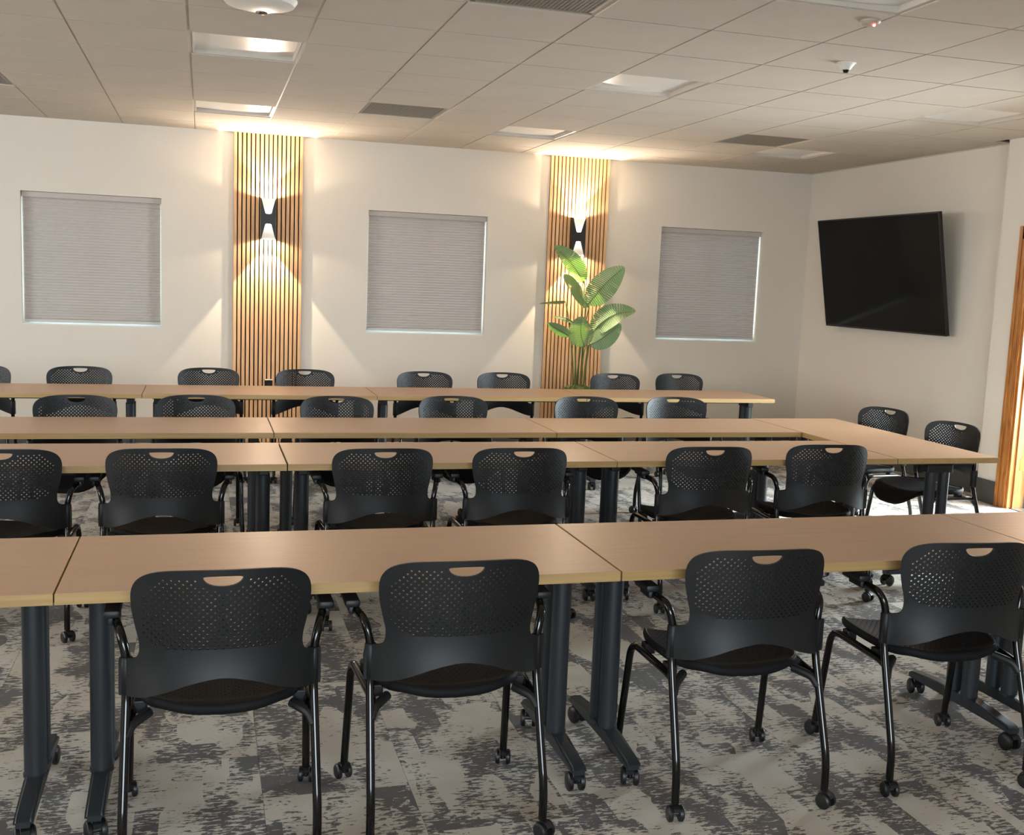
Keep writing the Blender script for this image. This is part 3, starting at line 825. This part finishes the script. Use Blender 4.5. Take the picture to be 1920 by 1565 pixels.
# ---------------------------------------------------------------- potted plant
pl = empty('potted_plant', (4.885, -.30, 0)); tag(pl, 'tall broad-leaved green plant in a dark planter before the right slat panel', 'plant')
bm = bmesh.new(); lathe(bm, [(.10, .002), (.125, .01), (.165, .52), (.168, .56), (.152, .56), (.150, .53), (.001, .53)], 36); obj('planter', bm, POTM, pl, smooth=True)
bm = bmesh.new(); bmesh.ops.create_icosphere(bm, subdivisions=4, radius=1)
rn = random.Random(3)
for v in bm.verts:
    k = 1 + .10 * math.sin(v.co.x * 17 + v.co.y * 9) * math.cos(v.co.y * 14 + v.co.z * 7) + rn.uniform(-.05, .05)
    v.co = Vector((v.co.x * .158 * k, v.co.y * .150 * k, .560 + max(-.2, v.co.z) * .055 * k))
obj('moss', bm, SOIL, pl, smooth=True, ang=180)
def leaf(parent, stem0, base, tip, width, side, bend, fold=.25, split=.10, droop=0.0, seed=0, label=None):
    """base/tip in plant space; side = the direction its breadth runs in; bend = offset of the middle of the spine"""
    rr = random.Random(seed); base, tip, side, bend = Vector(base), Vector(tip), Vector(side).normalized(), Vector(bend)
    ctrl = (base + tip) / 2 + bend
    bm = bmesh.new(); uvl = bm.loops.layers.uv.new('UVMap')
    N = 22; spine = []
    for i in range(N + 1):
        t = i / N; p = base * (1 - t) ** 2 + ctrl * 2 * t * (1 - t) + tip * t * t
        tg = ((ctrl - base) * (1 - t) + (tip - ctrl) * t).normalized()
        sd = (side - tg * side.dot(tg)).normalized(); nm = tg.cross(sd).normalized()
        w = width * .5 * (math.sin(PI * min(1, t ** .75 * 1.0)) ** .62 if 0 < t < 1 else 0) + (.003 if i in (0, N) else 0)
        spine.append((p, sd, nm, w, t))
    K = 4
    for s in (-1, 1):
        for i in range(N):
            a, b = spine[i], spine[i + 1]; cut = rr.random() < split
            rowa, rowb = [], []
            for k in range(K + 1):
                f = k / K; dz = fold * f + droop * f * f
                sh = -.35 * f       # side veins sweep towards the tip
                def P(q, off):
                    return q[0] + q[1] * (s * q[3] * f) + q[2] * (q[3] * dz) + (tip - base) * (.045 * f) + (b[0] - a[0]) * off * f
                g = .18 if cut else 0
                rowa.append(bm.verts.new(P(a, g))); rowb.append(bm.verts.new(P(b, -g)))
            for k in range(K):
                fc = bm.faces.new((rowa[k], rowa[k + 1], rowb[k + 1], rowb[k]))
                for lp, (tt, ff) in zip(fc.loops, ((a[4] + .10 * k / K, k / K), (a[4] + .10 * (k + 1) / K, (k + 1) / K), (b[4] + .10 * (k + 1) / K, (k + 1) / K), (b[4] + .10 * k / K, k / K))):
                    lp[uvl].uv = (tt, ff)
    bmesh.ops.remove_doubles(bm, verts=bm.verts, dist=.0004)
    for f in bm.faces: f.smooth = True
    lf_ = obj('leaf', bm, LEAF, parent)
    if label: lf_['label'] = label
    # stalk: from the moss up to the leaf, running on as its midrib
    st = Vector(stem0); mid = (st + base) / 2 + Vector((0, 0, .10)) ; mid.x = st.x + (base.x - st.x) * .30; mid.y = st.y + (base.y - st.y) * .3
    pts = [st * (1 - t) ** 2 + mid * 2 * t * (1 - t) + base * t * t for t in [i / 12 for i in range(13)]]
    rs = [.0085 - .004 * i / 12 for i in range(13)]
    mr = [q[0] - q[2] * .002 for q in spine[1:-1:2]]
    bm = bmesh.new(); tube(bm, pts + mr, rs + [.0045 * (1 - k / (len(mr) + 1)) + .0008 for k in range(len(mr))], 8)
    obj('stalk', bm, STEMM, parent, smooth=True)
    return lf_
LV = [  # stem foot, base, tip, width, side, bend, fold, split, droop, seed
 ((-.01, .02, .58), (.02, .02, 1.60), (-.315, -.02, 1.945), .19, (.70, -.60, .45), (.03, 0, .05), .55, .08, 0, 1),
 ((.02, .02, .58), (.03, -.02, 1.385), (.365, -.10, 1.775), .27, (.62, -.45, -.58), (-.02, -.02, .05), .30, .35, -.1, 2),
 ((-.03, 0, .58), (.06, -.02, 1.375), (-.255, -.14, 1.66), .29, (-.25, -.62, -.50), (-.02, 0, .06), .12, .14, -.1, 3),
 ((-.05, .02, .58), (-.20, -.06, 1.430), (-.47, -.10, 1.405), .15, (.05, 1, .12), (0, 0, .015), .25, .05, -.1, 4),
 ((-.04, -.02, .58), (-.10, -.03, 1.23), (-.32, -.06, 1.28), .09, (.1, 1, .35), (0, 0, .04), .35, .0, 0, 5),
 ((-.06, 0, .58), (-.12, -.02, 1.085), (-.37, -.08, 1.215), .12, (.35, -.45, .6), (0, 0, .0), .15, .0, 0, 6),
 ((0, -.03, .58), (.03, -.05, .985), (-.05, -.15, 1.285), .25, (1, -.3, .1), (-.06, 0, .0), .15, .35, -.1, 7),
 ((.05, 0, .58), (.10, -.03, 1.115), (.50, -.12, 1.350), .25, (.42, -.62, -.60), (-.08, 0, .13), .12, .25, -.3, 8),
 ((.04, -.02, .58), (.05, -.08, 1.01), (.335, -.16, 1.225), .22, (.45, -.45, -.65), (.02, -.02, -.02), .18, .05, 0, 9),
]
for q in LV: leaf(pl, q[0], q[1], q[2], q[3], q[4], q[5], q[6], q[7], q[8], q[9])
